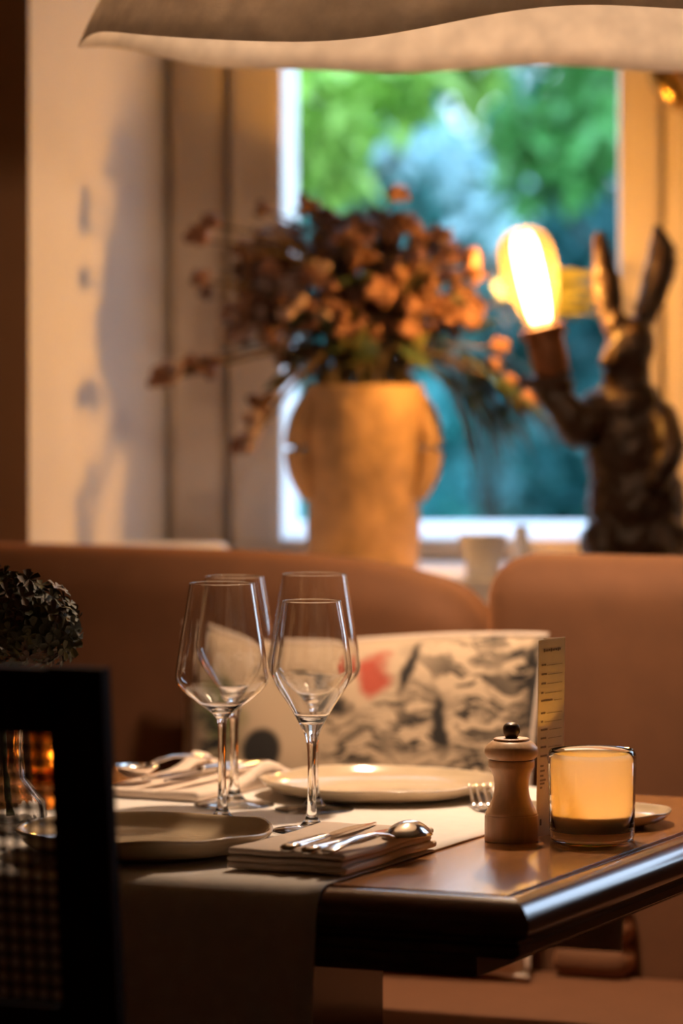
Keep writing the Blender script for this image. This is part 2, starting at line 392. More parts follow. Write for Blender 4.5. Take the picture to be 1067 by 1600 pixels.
# window 2 (right of the frame; its daylight glints on the table edge)
win2 = struct(empty('window_2_offscreen', (0, YW, W2B)))
wpart('frame_stile', W2L, W2L + .06, .03, .09, 0, W2T - W2B, M['frame'], win2)
wpart('frame_stile', W2R - .06, W2R, .03, .09, 0, W2T - W2B, M['frame'], win2)
wpart('frame_rail', W2L + .06, W2R - .06, .03, .09, 0, .06, M['frame'], win2)
wpart('frame_rail', W2L + .06, W2R - .06, .03, .09, W2T - W2B - .06, W2T - W2B, M['frame'], win2)
MB().box(W2L + .055, W2R - .055, .058, .062, .055, W2T - W2B - .055).build('pane', M['pane'], win2, smooth=False)

# ------------------------------------------------------------------ garden outside
gm = [pm('lime_leaf', (.22, .42, .06), .5, var=.45, scale=3), pm('teal_leaf', (.035, .25, .23), .5, var=.4, scale=3),
      pm('silver_blue_leaf', (.34, .55, .58), .5, var=.3, scale=3), pm('green_leaf', (.07, .26, .06), .5, var=.4, scale=3),
      pm('deep_teal_leaf', (.02, .13, .13), .5, var=.4, scale=2), pm('bark', (.02, .03, .025), .9), pm('bright_teal_leaf', (.06, .36, .36), .5, var=.35, scale=3)]
M['lawn'] = pm('garden_lawn', (.05, .16, .08), .9, var=.3, scale=4)
struct(MB().box(-12, 12, 6.1, 40, -.3, -.1).build('ground_outside', M['lawn'], smooth=False))
def foliage(b, c, r, n, size, asp=.5, rnd=random):
    c = Vector(c)
    for _ in range(n):
        while True:
            d = Vector((rnd.uniform(-1, 1), rnd.uniform(-1, 1), rnd.uniform(-1, 1)))
            if d.length <= 1: break
        p = c + Vector((d.x * r[0], d.y * r[1], d.z * r[2])); s = size * rnd.uniform(.6, 1.3)
        q = Matrix.Rotation(rnd.uniform(0, 6.28), 3, 'Z') @ Matrix.Rotation(rnd.uniform(-1.2, 1.2), 3, 'X') @ Matrix.Rotation(rnd.uniform(-.8, .8), 3, 'Y')
        k = s * asp * .5
        b.add([p + q @ Vector(v) for v in ((0, 0, 0), (k, s * .4, .06 * s), (0, s, -.05 * s), (-k, s * .4, .06 * s), (0, s * .45, -.05 * s))],
              [(0, 1, 4), (1, 2, 4), (2, 3, 4), (3, 0, 4)])
def shrub(name, label, blobs, mat, base, cat='tree', stems=5):
    """blobs: (pixel x, y, distance, radius x px, radius y px, n, leaf size)"""
    e = empty(name, (base[0], base[1], -.1), 0, label, cat, 'garden plants outside the window')
    b = MB(); st = MB(); o = Vector((base[0], base[1], -.1))
    for (x, y, Y, rx, ry, n, s) in blobs:
        c = px(x, y, Y); k = Y / FPX
        foliage(b, c - o, (rx * k, max(rx, ry) * k * .8, ry * k), n, s)
        st.tube(catmull([(0, 0, 0), ((c.x - o.x) * .3, (c.y - o.y) * .3, (c.z - o.z) * .6), tuple(c - o)], 5), [.016] * 5 + [.012] * 5 + [.006], 6)
    tag(b.build('foliage', gm[mat], e, smooth=False), kind='stuff')
    st.build('stem', gm[5], e)
    return e
shrub('lime_tree', 'lime green leafy tree at the top left of the window', [(505, 170, 8.4, 75, 130, 300, .10), (600, 130, 8.6, 90, 70, 170, .10), (520, 290, 8.4, 35, 40, 60, .09), (700, 110, 8.8, 90, 40, 120, .10)], 0, (-.35, 8.5))
shrub('maple_tree', 'bright green leafy tree at the upper right of the window', [(900, 220, 9.2, 90, 90, 230, .11), (810, 250, 9.2, 40, 80, 110, .11), (930, 120, 9.3, 80, 60, 140, .11)], 3, (1.2, 9.3))
shrub('silver_shrub', 'pale silvery blue shrub in the middle of the window view', [(775, 300, 10.5, 62, 62, 330, .09), (700, 250, 10.5, 40, 40, 90, .08), (620, 240, 10.5, 45, 30, 80, .08)], 2, (.45, 10.6), 'shrub')
shrub('teal_conifer', 'dark teal conifer behind the dried bouquet', [(570, 330, 11.2, 110, 170, 900, .11), (660, 420, 11.2, 100, 150, 700, .11), (520, 560, 11.2, 100, 200, 700, .12)], 1, (.1, 11.4))
shrub('deep_conifer', 'deep teal conifer behind the hare lamp', [(880, 420, 11.8, 120, 120, 700, .12), (790, 480, 11.8, 120, 120, 700, .12), (930, 640, 11.8, 110, 160, 600, .12)], 4, (.9, 12))
shrub('teal_bush', 'rounded teal bush low in the window view', [(760, 690, 12.6, 130, 130, 1300, .10), (640, 760, 12.6, 120, 110, 700, .10), (560, 800, 12.6, 140, 100, 500, .10), (760, 810, 12.4, 130, 70, 600, .10), (860, 640, 12.7, 90, 100, 500, .10)], 6, (.5, 12.6), 'shrub')
shrub('dark_bush', 'dark teal bush low at the right of the window view', [(870, 770, 9.7, 70, 90, 700, .09), (940, 760, 9.7, 60, 110, 500, .09)], 4, (.66, 9.7), 'shrub')
# tall hedge far behind
hd = empty('garden_hedge', (0, 17, -.1), 0, 'tall clipped teal hedge closing the far end of the garden', 'hedge')
b = MB(); foliage(b, (0.4, 0, 1.35), (3.2, .7, 1.7), 9000, .16)
tag(b.build('foliage', gm[1], hd, smooth=False), kind='stuff')
b = MB()
for i in range(13): b.tube([(-2.6 + i * .5, 0, 0), (-2.6 + i * .5 + .05, .05, 1), (-2.6 + i * .5, 0, 2)], [.05, .04, .02], 6)
b.build('stem', gm[5], hd)

# ------------------------------------------------------------------ table
TW, TD = .80, .75
tb = empty('dining_table', (TC.x, TC.y, 0), ANG, 'square cherry wood dining table with a rounded dark edge, set for two', 'table')
MB().box(-TW + .004, -.004, .004, TD - .004, TZ - .03, TZ).build('top_panel', M['wood'], tb, smooth=False)
prof = catmull([(-.002, -.0035), (.002, -.001), (.009, -.001), (.018, -.005), (.025, -.012), (.028, -.021), (.026, -.030), (.020, -.034)], 4)
prof = [(p.x, p.y) for p in prof] + [(.012, -.036), (.012, -.039), (.016, -.042), (.016, -.049), (.008, -.053), (-.03, -.053), (-.03, -.0035)]
for side in range(4):
    rings = []
    for end in (0, 1):
        ring = []
        for o_, z in prof:
            xr, xl, yn, yf = o_, -TW - o_, -o_, TD + o_
            c4 = [(xl, yn), (xr, yn), (xr, yf), (xl, yf)]
            ring.append((*c4[(side + end) % 4], TZ + z))
        rings.append(ring)
    MB().loft(rings).build('edge_moulding', M['wood_edge'], tb, split=50)
a = .049
for (x0, x1, y0, y1) in ((-TW + a, -a, a, a + .02), (-TW + a, -a, TD - a - .02, TD - a), (-TW + a, -TW + a + .02, a + .02, TD - a - .02), (-a - .02, -a, a + .02, TD - a - .02)):
    MB().box(x0, x1, y0, y1, TZ - .080, TZ - .052).build('apron', M['wood_edge'], tb, smooth=False)
cxp, cyp = -TW / 2, TD / 2
r4 = lambda z, k: [(cxp + sx * k, cyp + sy * k, z) for sx, sy in ((-1, -1), (1, -1), (1, 1), (-1, 1))]
MB().loft([r4(.05, .088), r4(TZ - .0525, .088)]).build('pedestal', M['wood_edge'], tb, smooth=False)
MB().loft([r4(0, .24), r4(.035, .24), r4(.05, .22)]).build('foot_plate', M['wood_edge'], tb, smooth=False)

# runner
def runner():
    path = [(-.0335, -.26), (-.0325, -.15), (-.0320, -.06), (-.0315, -.025), (-.0285, -.012), (-.021, -.0025), (-.010, .0012), (.004, .0016)]
    path += [(.05 * i, .0016) for i in range(1, 15)] + [(TD - p[0], max(p[1], -.17)) for p in reversed(path)]
    nx = 24; v = []; f = []
    for i, (y, z) in enumerate(path):
        for k in range(nx + 1):
            u = k / nx; x = -.640 + .474 * u
            hang = max(0, -z - .03)
            yy = y + (math.sin(u * 17 + 1) * .0035 * (hang / .23)) * (-1 if y < .3 else 1)
            x += -.05 * hang if u > .5 else .02 * hang
            v.append((x, yy, z + (.0006 * noise.noise((u * 9, y * 12, 1)) if abs(z) < .002 else 0)))
    n = nx + 1
    for i in range(len(path) - 1):
        for k in range(nx): f.append((i * n + k, i * n + k + 1, (i + 1) * n + k + 1, (i + 1) * n + k))
    o = mk('table_runner', v, f, M['linen'], None, loc=TC, rot=(0, 0, ANG))
    md = o.modifiers.new('thick', 'SOLIDIFY'); md.thickness = .0016; md.offset = 0
    return bake(o)
tag(runner(), 'white linen runner lying across the table and hanging over its edge', 'table runner')
RT = .0027                                              # top of the runner above the wood

# ------------------------------------------------------------------ plates
def plate(name, R_, h, loc, label, group, seed, rz=0):
    prof = [(0, .003), (R_ * .55, .003), (R_ * .58, 0), (R_ * .64, 0), (R_ * .70, .003), (R_ * .88, h * .35), (R_ * .97, h * .75), (R_, h), (R_ * .985, h + .0016), (R_ * .96, h), (R_ * .90, h * .62), (R_ * .80, h * .36), (R_ * .6, h * .30), (0, h * .28)]
    pr = [prof[0], prof[1], prof[2], prof[3]] + [(p.x, p.y) for p in catmull(prof[4:], 3)]
    b = MB().lathe(pr, 72)
    for v in b.v:
        r = math.hypot(v.x, v.y)
        if r > R_ * .66:
            t = (r / R_ - .66) / .34; d = Vector((v.x, v.y, 0)) / R_
            k = 1 + .018 * t * noise.noise(d * 1.5 + Vector((seed, 0, 0)))
            v.x *= k; v.y *= k; v.z += .0035 * t * noise.noise(d * 1.7 + Vector((0, seed, 3)))
        v.z += 0
    o = b.build(name, M['plate'], None, loc=loc, rot=(0, 0, rz), split=60)
    return tag(o, label, 'plate', group)
plate('dinner_plate', .118, .023, (-.181, 3.524, TZ + RT), 'cream stoneware plate beside the stacked napkin with knives and spoon', 'cream dinner plates', 2.3)
plate('dinner_plate', .125, .0165, (.0400, 3.985, TZ + RT), 'cream stoneware plate in front of the printed cushion, beside the fork', 'cream dinner plates', 7.1)
plate('side_plate', .078, .013, T(-.105, .50, .0005), 'small cream stoneware side plate behind the glowing candle', 'cream side plates', 4.4)

# ------------------------------------------------------------------ wine glasses
def wineglass(outer, ib):
    """one glass: thing > bowl_and_stem, foot"""
    stem0 = [(.0095, .0078), (.0062, .013), (.0046, .022), (.0040, .036), (.0038, .06)]
    out = catmull([Vector(p) for p in stem0 + outer], 5)
    top = out[-1]; t = .0010
    inn = []
    for i, p in enumerate(out):                          # the inner wall follows the outer one
        if p.y < ib + .004: continue
        q0, q1 = out[max(i - 1, 0)], out[min(i + 1, len(out) - 1)]
        d = (q1 - q0).normalized(); n = Vector((-d.y, d.x))
        q = p + n * t
        if q.x > .002: inn.append(q)
    inn = [q for q in inn if q.y < top.y - .003]
    d = (out[-1] - out[-2]).normalized(); nn = Vector((-d.y, d.x)); c0 = top + nn * t * .5
    cap = [top - d * .002, top - d * .0006]
    cap += [c0 + (-nn * math.cos(q) + d * math.sin(q)) * t * .5 for q in (0, .5, 1.0, 1.57, 2.14, 2.64, 3.1416)]
    cap += [top + nn * t - d * .0006, top + nn * t - d * .002]
    lo = inn[0]
    prof = [Vector((0, .0046)), Vector((.0120, .0052))] + out[:-1] + cap + list(reversed(inn))
    prof += [Vector((lo.x * .75, lo.y - (lo.y - ib) * .55)), Vector((lo.x * .4, ib + (lo.y - ib) * .12)), Vector((0, ib))]
    e = empty('wine_glass')
    MB().lathe([(max(p.x, 0), p.y) for p in prof], 64).build('bowl_and_stem', M['crystal'], e)
    MB().lathe([(0, 0), (.036, 0), (.039, .0008), (.0392, .0014), (.036, .0020), (.022, .0034), (.0125, .0048), (0, .0056)], 64).build('foot', M['foot_glass'], e)
    return e
big = [(.0040, .085), (.0048, .098), (.0075, .1045), (.014, .1100), (.030, .1215), (.0410, .1315), (.0455, .1400), (.0452, .150), (.0425, .168), (.0380, .195), (.0318, .234)]
small = [(.0042, .075), (.0052, .086), (.0078, .095), (.0130, .105), (.0215, .120), (.0320, .136), (.0382, .149), (.0392, .157), (.0378, .170), (.0340, .193), (.0284, .222)]
g1 = wineglass(big, .1105)
g2 = wineglass(small, .105)
def put(o, x, y, label, sc=1, rz=0):
    p = on_plane(x, y, TZ); o.location = (p.x, p.y, TZ + RT); o.scale = (sc, sc, sc); o.rotation_euler = (0, 0, rz)
    tag(o, label, 'wine glass', 'wine glasses')
put(g1, 347, 1290, 'large wide-bowled wine glass just behind the rim of the plate by the rattan chair')
put(g2, 487, 1303, 'small tapered wine glass beside the neatly folded napkin', .995)
g3 = copy_tree(g1); put(g3, 491, 1270, 'large wide-bowled wine glass standing beside the plate near the printed cushion', 1.012)
g4 = copy_tree(g2); put(g4, 366, 1263, 'small tapered wine glass beside the crumpled cream napkin', 1.045)

# ------------------------------------------------------------------ cutlery
def sweep(b, st):                       # st: (y, half width, z centre, half thickness)
    rings = []
    for y, hw, z, ht in st:
        rings.append([(hw * math.copysign(abs(math.cos(q)) ** .6, math.cos(q)), y, z + ht * math.copysign(abs(math.sin(q)) ** .8, math.sin(q))) for q in (2 * math.pi * i / 14 for i in range(14))])
    return b.loft(rings)
def knife(loc, rz, label, grp, pitch=0, L=1.0):
    e = empty('table_knife', loc, rz, label, 'knife', grp); e.rotation_euler = (pitch, 0, rz); e.scale = (L, L, L)
    sweep(MB(), [(0, .003, .003, .002), (.003, .007, .004, .0035), (.02, .0078, .0042, .004), (.06, .007, .0042, .0038), (.088, .0058, .0042, .0034), (.092, .0052, .0042, .003), (.094, .003, .0042, .0018)]).build('handle', M['steel'], e)
    b = MB(); rings = []
    for y, xl, xr in ((.092, -.003, .0035), (.100, -.0065, .006), (.13, -.010, .0065), (.165, -.0105, .0065), (.185, -.0075, .0062), (.197, -.002, .0055), (.203, .003, .0045)):
        rings.append([(xl, y, .0040), (xr * .4, y, .0050), (xr, y, .0050), (xr, y, .0032), (xr * .4, y, .0032)])
    b.loft(rings).build('blade', M['steel'], e, split=25)
    return e
def spoon(loc, rz, label, grp, mat, down=True, pitch=0):
    e = empty('table_spoon', loc, rz, label, 'spoon', grp); e.rotation_euler = (pitch, 0, rz)
    v = []; f = []; nr, na = 7, 28; sg = -1 if down else 1
    def P(r, a, off):
        y = .030 * math.sin(a) * r * (1.0 if math.sin(a) > 0 else 1.08); x = .0205 * math.cos(a) * r * (1 - .12 * math.sin(a) * r)
        return (x, .152 + y, (.0145 if down else .003) + sg * (-.0125 * (1 - r ** 2.2)) + off - (.0 if down else 0) + (-.011 if down else .010) * 0)
    for off in (0, .0013):
        n0 = len(v); v.append(P(0, 0, off))
        for k in range(1, nr + 1):
            for i in range(na): v.append(P(k / nr, 2 * math.pi * i / na, off))
        for i in range(na):
            j = (i + 1) % na; f.append((n0, n0 + 1 + i, n0 + 1 + j))
            for k in range(nr - 1):
                a_ = n0 + 1 + k * na; f.append((a_ + i, a_ + na + i, a_ + na + j, a_ + j))
    h = 1 + nr * na
    for i in range(na):
        j = (i + 1) % na; a_ = 1 + (nr - 1) * na; f.append((a_ + i, a_ + j, h + a_ + j, h + a_ + i))
    dz = -.0140 if down else 0
    v = [(x, y, z + dz + (.0015 if down else .0)) for x, y, z in v]
    mk('bowl', v, f, mat, e)
    hz = [(0, .004, .004, .0016), (.004, .0075, .0045, .0018), (.02, .0085, .007, .0018), (.05, .006, .0105, .0018), (.085, .0036, .0105, .002), (.108, .0032, .0070, .0022), (.120, .0040, .0035, .0018), (.1245, .0050, .0026, .0012)]
    sweep(MB(), hz).build('handle', mat, e)
    return e
def fork(loc, rz, label, grp, mat, pitch=0):
    e = empty('table_fork', loc, rz, label, 'fork', grp); e.rotation_euler = (pitch, 0, rz)
    sweep(MB(), [(0, .004, .007, .0014), (.004, .008, .007, .0018), (.03, .0075, .0085, .0018), (.07, .0042, .0100, .0019), (.105, .0032, .0080, .0021), (.122, .0055, .0040, .0017), (.132, .0110, .0022, .0013), (.142, .0125, .0020, .0012), (.146, .0124, .0023, .0010)]).build('handle', mat, e)
    for i in range(4):
        x = -.0108 + i * .0072
        sweep(MB(), [(.144, .0019, .0022, .0011), (.158, .0018, .0058, .0011), (.172, .0016, .0112, .0010), (.186, .0013, .0182, .0009), (.190, .0008, .0204, .0006)]).build('tine', mat, e)
        e.children[-1].location.x = x
    return e
# near napkin: stacked folds with two knives and a spoon
np_ = empty('folded_napkin', T(-.164, .030, .0005 + RT), ANG, 'cream linen napkin folded flat under two knives and a spoon', 'napkin')
for i, (dx, w_, d_, th) in enumerate(((0, .116, .212, .0060), (-.0025, .112, .209, .0052), (-.001, .114, .207, .0056))):
    def fn(p, i=i): return Vector((p.x, p.y, p.z + .0016 * noise.noise((p.x * 26, p.y * 18, 2.0)) + (.0012 * (p.y / .1) ** 2 if i == 2 else 0)))
    V, F = rounded_box(w_, d_, th, .0025, 14, fn)
    mk('fold', V, F, M['napkin_cream'], np_, loc=(-.058 + dx, .106, .0036 + i * .0055 + (.0010)))
NZ = .0182 + .0027
CG = 'cutlery on the folded napkin'
knife(T(-.222, .030, NZ), ANG + R(1), 'polished steel table knife lying at the plate side of the folded napkin', CG)
knife(T(-.200, .024, NZ), ANG - R(3), 'steel table knife lying between the other knife and the spoon', CG, L=.93)
spoon(T(-.180, .022, NZ + .0005), ANG - R(6), 'polished steel spoon lying face down on the folded napkin', CG, M['steel'])
fork((.1600, 3.712, TZ + .0030), R(6), 'steel fork behind the wooden pepper mill, tines curving up', 'forks', M['steel'])

# far napkin, crumpled, with cutlery
FN = Vector((-.155, 4.04, TZ)); FA = R(-28)
def FL(x, y, z): return (FN.x + x * math.cos(FA) - y * math.sin(FA), FN.y + x * math.sin(FA) + y * math.cos(FA), TZ + z)
def far_napkin():
    def fn(p):
        z = p.z
        if p.z > -.003:
            z += .0035 * noise.noise((p.x * 24, p.y * 17, 4.2))
            z += .020 * math.exp(-((p.x - .060) / .012) ** 2 - ((p.y - .05) / .035) ** 2) + .022 * math.exp(-((p.x + .046) / .016) ** 2 - ((p.y - .088) / .025) ** 2)
        return Vector((p.x + .007 * noise.noise((p.y * 20, 1, 2)), p.y + .006 * noise.noise((p.x * 18, 5, 2)), z))
    V, F = rounded_box(.132, .215, .010, .0045, 26, fn)
    return mk('crumpled_napkin', V, F, M['napkin_cream'], None, loc=FL(0, 0, RT + .0054), rot=(0, 0, FA))
tag(far_napkin(), 'crumpled cream napkin under knives and a spoon, across from the rattan chair', 'napkin')
FG = 'cutlery on the crumpled napkin'
knife(FL(.028, .100, .0185), FA + R(180), 'steel table knife on the crumpled napkin, handle by the plate', FG)
knife(FL(.006, .098, .0185), FA + R(177), 'steel table knife on the crumpled napkin next to the spoon', FG, L=.95)
spoon(FL(-.024, .090, .0200), FA + R(175), 'steel spoon on the crumpled napkin, bowl face up', FG, M['steel'], down=False, pitch=R(3))

# ------------------------------------------------------------------ pepper mill
p = on_plane(799, 1313, TZ)
ml = empty('pepper_mill', (p.x, p.y, TZ + .0003), R(20), 'pale beech pepper mill with a dark knob beside the candle', 'pepper mill')
k = p.y / FPX
prof = [(41.5, 0), (42, 3), (42, 36), (40.5, 40), (40.5, 43), (37, 50), (29.5, 66), (27, 80), (27.5, 95), (31, 106), (35.2, 113), (36, 117), (36, 124), (35, 125.5)]
pp = [(0, 0), (41 * k, 0)] + [(q.x * k, q.y * k) for q in catmull([Vector(q) for q in prof], 3)] + [(0, 125.5 * k)]
MB().lathe(pp, 56).build('body', M['mill'], ml, split=40)
prof = [(34, 126.5), (38, 128.5), (41.5, 134), (42, 140), (40, 146), (34.5, 152), (30, 155), (28.5, 155.5), (28, 157), (28, 158.5), (26, 159.5)]
pp = [(0, 126)] + [(q.x * k, q.y * k) for q in catmull([Vector(q) for q in prof], 3)]; pp[0] = (0, 126 * k); pp.append((0, 159.8 * k))
MB().lathe(pp, 56).build('head', M['mill'], ml, split=40)
MB().lathe([(34 * k, 125 * k), (34 * k, 127 * k)], 40).build('joint', M['wood_dark'], ml)
pp = [(0, 159.5 * k)] + [(q.x * k, q.y * k) for q in catmull([Vector(q) for q in [(9, 159.5), (10.5, 162), (12.5, 166), (13.5, 171), (13, 177), (10.5, 181), (6, 183)]], 4)] + [(0, 183.5 * k)]
MB().lathe(pp, 32).build('knob', M['mill_knob'], ml)

# ------------------------------------------------------------------ menu card (folded strip standing upright)
p0 = on_plane(838, 1309, TZ); mw, mh = .050, .188
mn = empty('menu_card', (p0.x, p0.y, TZ), R(57), 'tall narrow folded paper menu card standing between pepper mill and candle', 'menu')
lean = .003
MB().loft([[(0, 0, .0002), (mw, 0, .0002), (mw, .0006, .0002), (0, .0006, .0002)], [(.0, -lean, mh), (mw, -lean, mh), (mw, .0006 - lean, mh), (0, .0006 - lean, mh)]]).build('front_leaf', M['paper'], mn, smooth=False)
MB().loft([[(mw, .0008, .0002), (.030, .013, .0002), (.0304, .0136, .0002), (mw, .0016, .0002)], [(mw, .0008 - lean, mh), (.030, .012 - lean, mh), (.0304, .0126 - lean, mh), (mw, .0016 - lean, mh)]]).build('back_leaf', M['paper'], mn, smooth=False)
ik = MB(); rr = random.Random(3)
def dash(x0, x1, f, t=.0009):
    z = mh * f; y = -lean * f - .00035
    ik.add([(x0, y, z - t / 2), (x1, y, z - t / 2), (x1, y - lean * t / mh, z + t / 2), (x0, y - lean * t / mh, z + t / 2)], [(0, 1, 2, 3)])
x = .0085
for i in range(10): dash(x, x + .0026, .945 - .0004 * (i % 3), .0032 if i % 4 == 0 else .0022); x += .0033
for f, a0 in ((.872, .012), (.825, .014), (.778, .013), (.731, .009), (.690, .026), (.628, .013), (.585, .009), (.543, .018), (.500, .016), (.455, .016), (.410, .018), (.360, .011), (.335, .012), (.31, .011), (.287, .014), (.27, .013), (.25, .009)):
    x = .005
    while x < a0: dash(x, x + .0016, f, .0019); x += .0022
    if f > .4: dash(a0 + .003, .045, f - .004, .0004)
dash(.0055, .0085, .075, .006)
tag(ik.build('printing', M['ink'], mn, smooth=False), kind='stuff')

# ------------------------------------------------------------------ candle in a glass
p = on_plane(924, 1314, TZ); k = p.y / FPX
cd = empty('candle_glass', (p.x + .0005, p.y, TZ + .0003), 0, 'lit candle glowing orange in a thick clear tumbler by the table edge', 'candle')
outer = [(0, 0), (60, .5), (65, 3), (66.5, 10), (67.5, 60), (69.5, 120), (69.5, 132), (67, 140), (65, 142.5), (63, 142), (62.5, 138), (64.8, 130), (64.2, 60), (63.4, 20), (61, 17), (0, 16)]
MB().lathe([(r * k, z * k) for r, z in outer], 64).build('tumbler', M['crystal'], cd, split=60)
lin = [(62.9, 17.6), (63.5, 60), (64.0, 128), (62, 136), (61.6, 136), (63.4, 127.5), (62.9, 60), (62.3, 17.6)]
MB().lathe([(r * k, z * k) for r, z in lin], 64).build('frosted_liner', M['frost'], cd)
MB().lathe([(0, 17.6 * k), (61.5 * k, 17.6 * k), (62 * k, 42 * k), (58 * k, 41 * k), (25 * k, 38 * k), (0, 37 * k)], 48).build('wax', M['wax'], cd)
MB().tube([(0, 0, 36.5 * k), (0.3 * k, 0, 47 * k)], .0009, 6).build('wick', M['ink'], cd)
fl_ = [(0, 47), (4.5, 51), (6, 57), (4.8, 64), (2, 72), (0, 77)]
MB().lathe([(r * k, z * k) for r, z in fl_], 16).build('flame', M['flame'], cd)
def lamp(name, loc, watts, col, rad, parent=None):
    d = bpy.data.lights.new(name, 'POINT'); d.energy = watts; d.color = col; d.shadow_soft_size = rad
    o = bpy.data.objects.new(name, d); COL.objects.link(o); o.location = loc; o.parent = parent; return o
lamp('candle_light', (0, 0, 62 * k), .34, (1, .48, .04), .006, cd)

# small amber votive at the far left corner of the table
p = T(-.752, .60)
vt = empty('votive_glass', (p.x, p.y, TZ + .0003), 0, 'small amber glass votive candle behind the rattan chair back', 'candle')
am = glass('amber_glass', (1, .42, .08), .25, 1.45)
MB().lathe([(0, 0), (.022, 0), (.026, .004), (.028, .06), (.0265, .0605), (.0245, .006), (0, .005)], 40).build('tumbler', am, vt, split=60)
MB().lathe([(0, .0065), (.0225, .0065), (.0232, .02), (0, .019)], 32).build('wax', M['wax'], vt)
MB().lathe([(0, .021), (.003, .026), (.0034, .030), (.001, .040), (0, .042)], 12).build('flame', M['flame'], vt)
lamp('votive_light', (0, 0, .033), .22, (1, .45, .10), .005, vt)

# ------------------------------------------------------------------ hydrangea in a fluted glass vase
p = on_plane(10, 1300, TZ)
vs = empty('fluted_vase', (p.x, p.y, TZ + .0003), 0, 'fluted clear glass vase holding the dark hydrangea, behind the rattan chair', 'vase')
def flute(prof, amp):
    b = MB().lathe(prof, 96)
    for v in b.v:
        r = math.hypot(v.x, v.y)
        if r > .008:
            a_ = math.atan2(v.y, v.x); q = 1 + amp * abs(math.sin(8 * (a_ + v.z * 9)))
            v.x *= q; v.y *= q
    return b
flute([(0, 0), (.026, 0), (.032, .003), (.0375, .016), (.036, .030), (.026, .042), (.018, .052), (.016, .08), (.0165, .115), (.021, .138), (.0195, .1385), (.0145, .115), (.0135, .08), (.0145, .054), (.023, .040), (.032, .028), (.032, .016), (.024, .009), (0, .008)], .05).build('vase_body', M['crystal'], vs)
hc = px(30, 966, p.y + .005)
hy = empty('hydrangea', (p.x, p.y, TZ + .02), 0, 'dark green dried hydrangea head in the fluted glass vase', 'flower')
hl = hc - Vector((p.x, p.y, TZ + .02))
MB().tube(catmull([(.004, 0, -.008), (-.002, .002, .05), (-.002, 0, .10), tuple(hl * .85)], 4), .0032, 8).build('stem', pm('green_stem', (.06, .07, .02), .6), hy)
pet_m = [pm('hydrangea_petal', (.030, .032, .012), .6, var=.5, scale=60), pm('hydrangea_petal_olive', (.085, .075, .022), .6, var=.4, scale=60), pm('hydrangea_petal_brown', (.075, .035, .016), .6, var=.4, scale=60)]
def floret_mesh(mat):
    b = MB()
    for i in range(4):
        q = Matrix.Rotation(math.pi / 2 * i + .2, 3, 'Z')
        pts = []
        for (x, y, z) in ((0, 0, 0), (.45, .28, .16), (.85, .36, .22), (1.05, 0, .10), (.85, -.36, .22), (.45, -.28, .16), (.6, 0, .05)):
            pts.append(q @ Vector((x, y, z)) * .0088)
        b.add(pts, [(0, 1, 6), (1, 2, 6), (2, 3, 6), (3, 4, 6), (4, 5, 6), (5, 0, 6)])
    o = b.build('floret', mat); me = o.data; bpy.data.objects.remove(o); return me
fm = [floret_mesh(x) for x in pet_m]
rr = random.Random(11)
kx = hc.y / FPX
n = 260
for i in range(n):
    z = 1 - 2 * (i + .5) / n; a_ = i * 2.39996; r = math.sqrt(1 - z * z)
    d = Vector((r * math.cos(a_), r * math.sin(a_), z))
    kk = 1 + .16 * noise.noise(d * 2.2 + Vector((3, 1, 0)))
    c = Vector((d.x * 96 * kx, d.y * 78 * kx, d.z * 70 * kx)) * kk * rr.uniform(.86, 1.04) + Vector((0, 0, -d.x * 22 * kx))
    o = link('floret', fm[rr.choice((0, 0, 0, 1, 1, 2))], hy, hl + c)
    o.rotation_mode = 'QUATERNION'; o.rotation_quaternion = (d + Vector((rr.uniform(-.5, .5), rr.uniform(-.5, .5), rr.uniform(-.5, .5)))).to_track_quat('Z', 'Y')
    s = rr.uniform(.8, 1.35); o.scale = (s, s, s)
    o.parent = hy
MB().ball(hl, (72 * kx, 58 * kx, 50 * kx)).build('flower_core', pet_m[0], hy)

# ------------------------------------------------------------------ sofa bench
SX, SY = -1.215, .25
sf = empty('sofa_bench', (TC.x, TC.y, 0), ANG, 'terracotta velvet sofa bench with two rounded back cushions under the window', 'sofa')
ZT = .9735
def backc(x0, x1, z0, zt, fn, name):
    L_, H = x1 - x0, zt - z0
    V, F = rounded_box(L_, .135, H, .055, 26, fn)
    return mk(name, V, F, M['sofa'], sf, loc=((x0 + x1) / 2, 1.12 + .0675, (z0 + zt) / 2))
L1 = -.477 - SX
def f1(p):
    d = L1 / 2 - p.x
    t = max(0, (p.z + .25) / .5)
    return Vector((p.x, p.y, p.z - .055 * math.exp(-max(d, 0) / .10) * t - .004 * t))
backc(SX, -.477, .43, ZT + .004, f1, 'back_cushion')
backc(-.473, SY, .43, ZT + .002, lambda p: Vector((p.x, p.y, p.z)), 'back_cushion')
V, F = rounded_box(SY - SX, .47, .16, .035, 14); mk('seat_cushion', V, F, M['sofa'], sf, loc=((SX + SY) / 2, .890, .42))
MB().box(SX + .02, SY - .02, .70, 1.24, .08, .34).build('base', M['sofa'], sf, smooth=False)
for lx in (SX + .08, SY - .08):
    for ly in (.74, 1.18): MB().lathe([(0, 0), (.018, 0), (.026, .085), (0, .085)], 20).build('leg', M['sofa_base'], sf, loc=(lx, ly, 0))

# folded brown throw on the seat, glimpsed under the table
e = empty('folded_throw', T(-.312, 1.085, -.75 + .5005), ANG, 'folded brown throw at the back of the sofa seat, glimpsed below the table edge', 'blanket')
for i in range(3):
    V, F = rounded_box(.088 - i * .004, .055, .036, .015, 6); mk('fold', V, F, M['sofa'], e, loc=(0, 0, .018 + i * .0355))

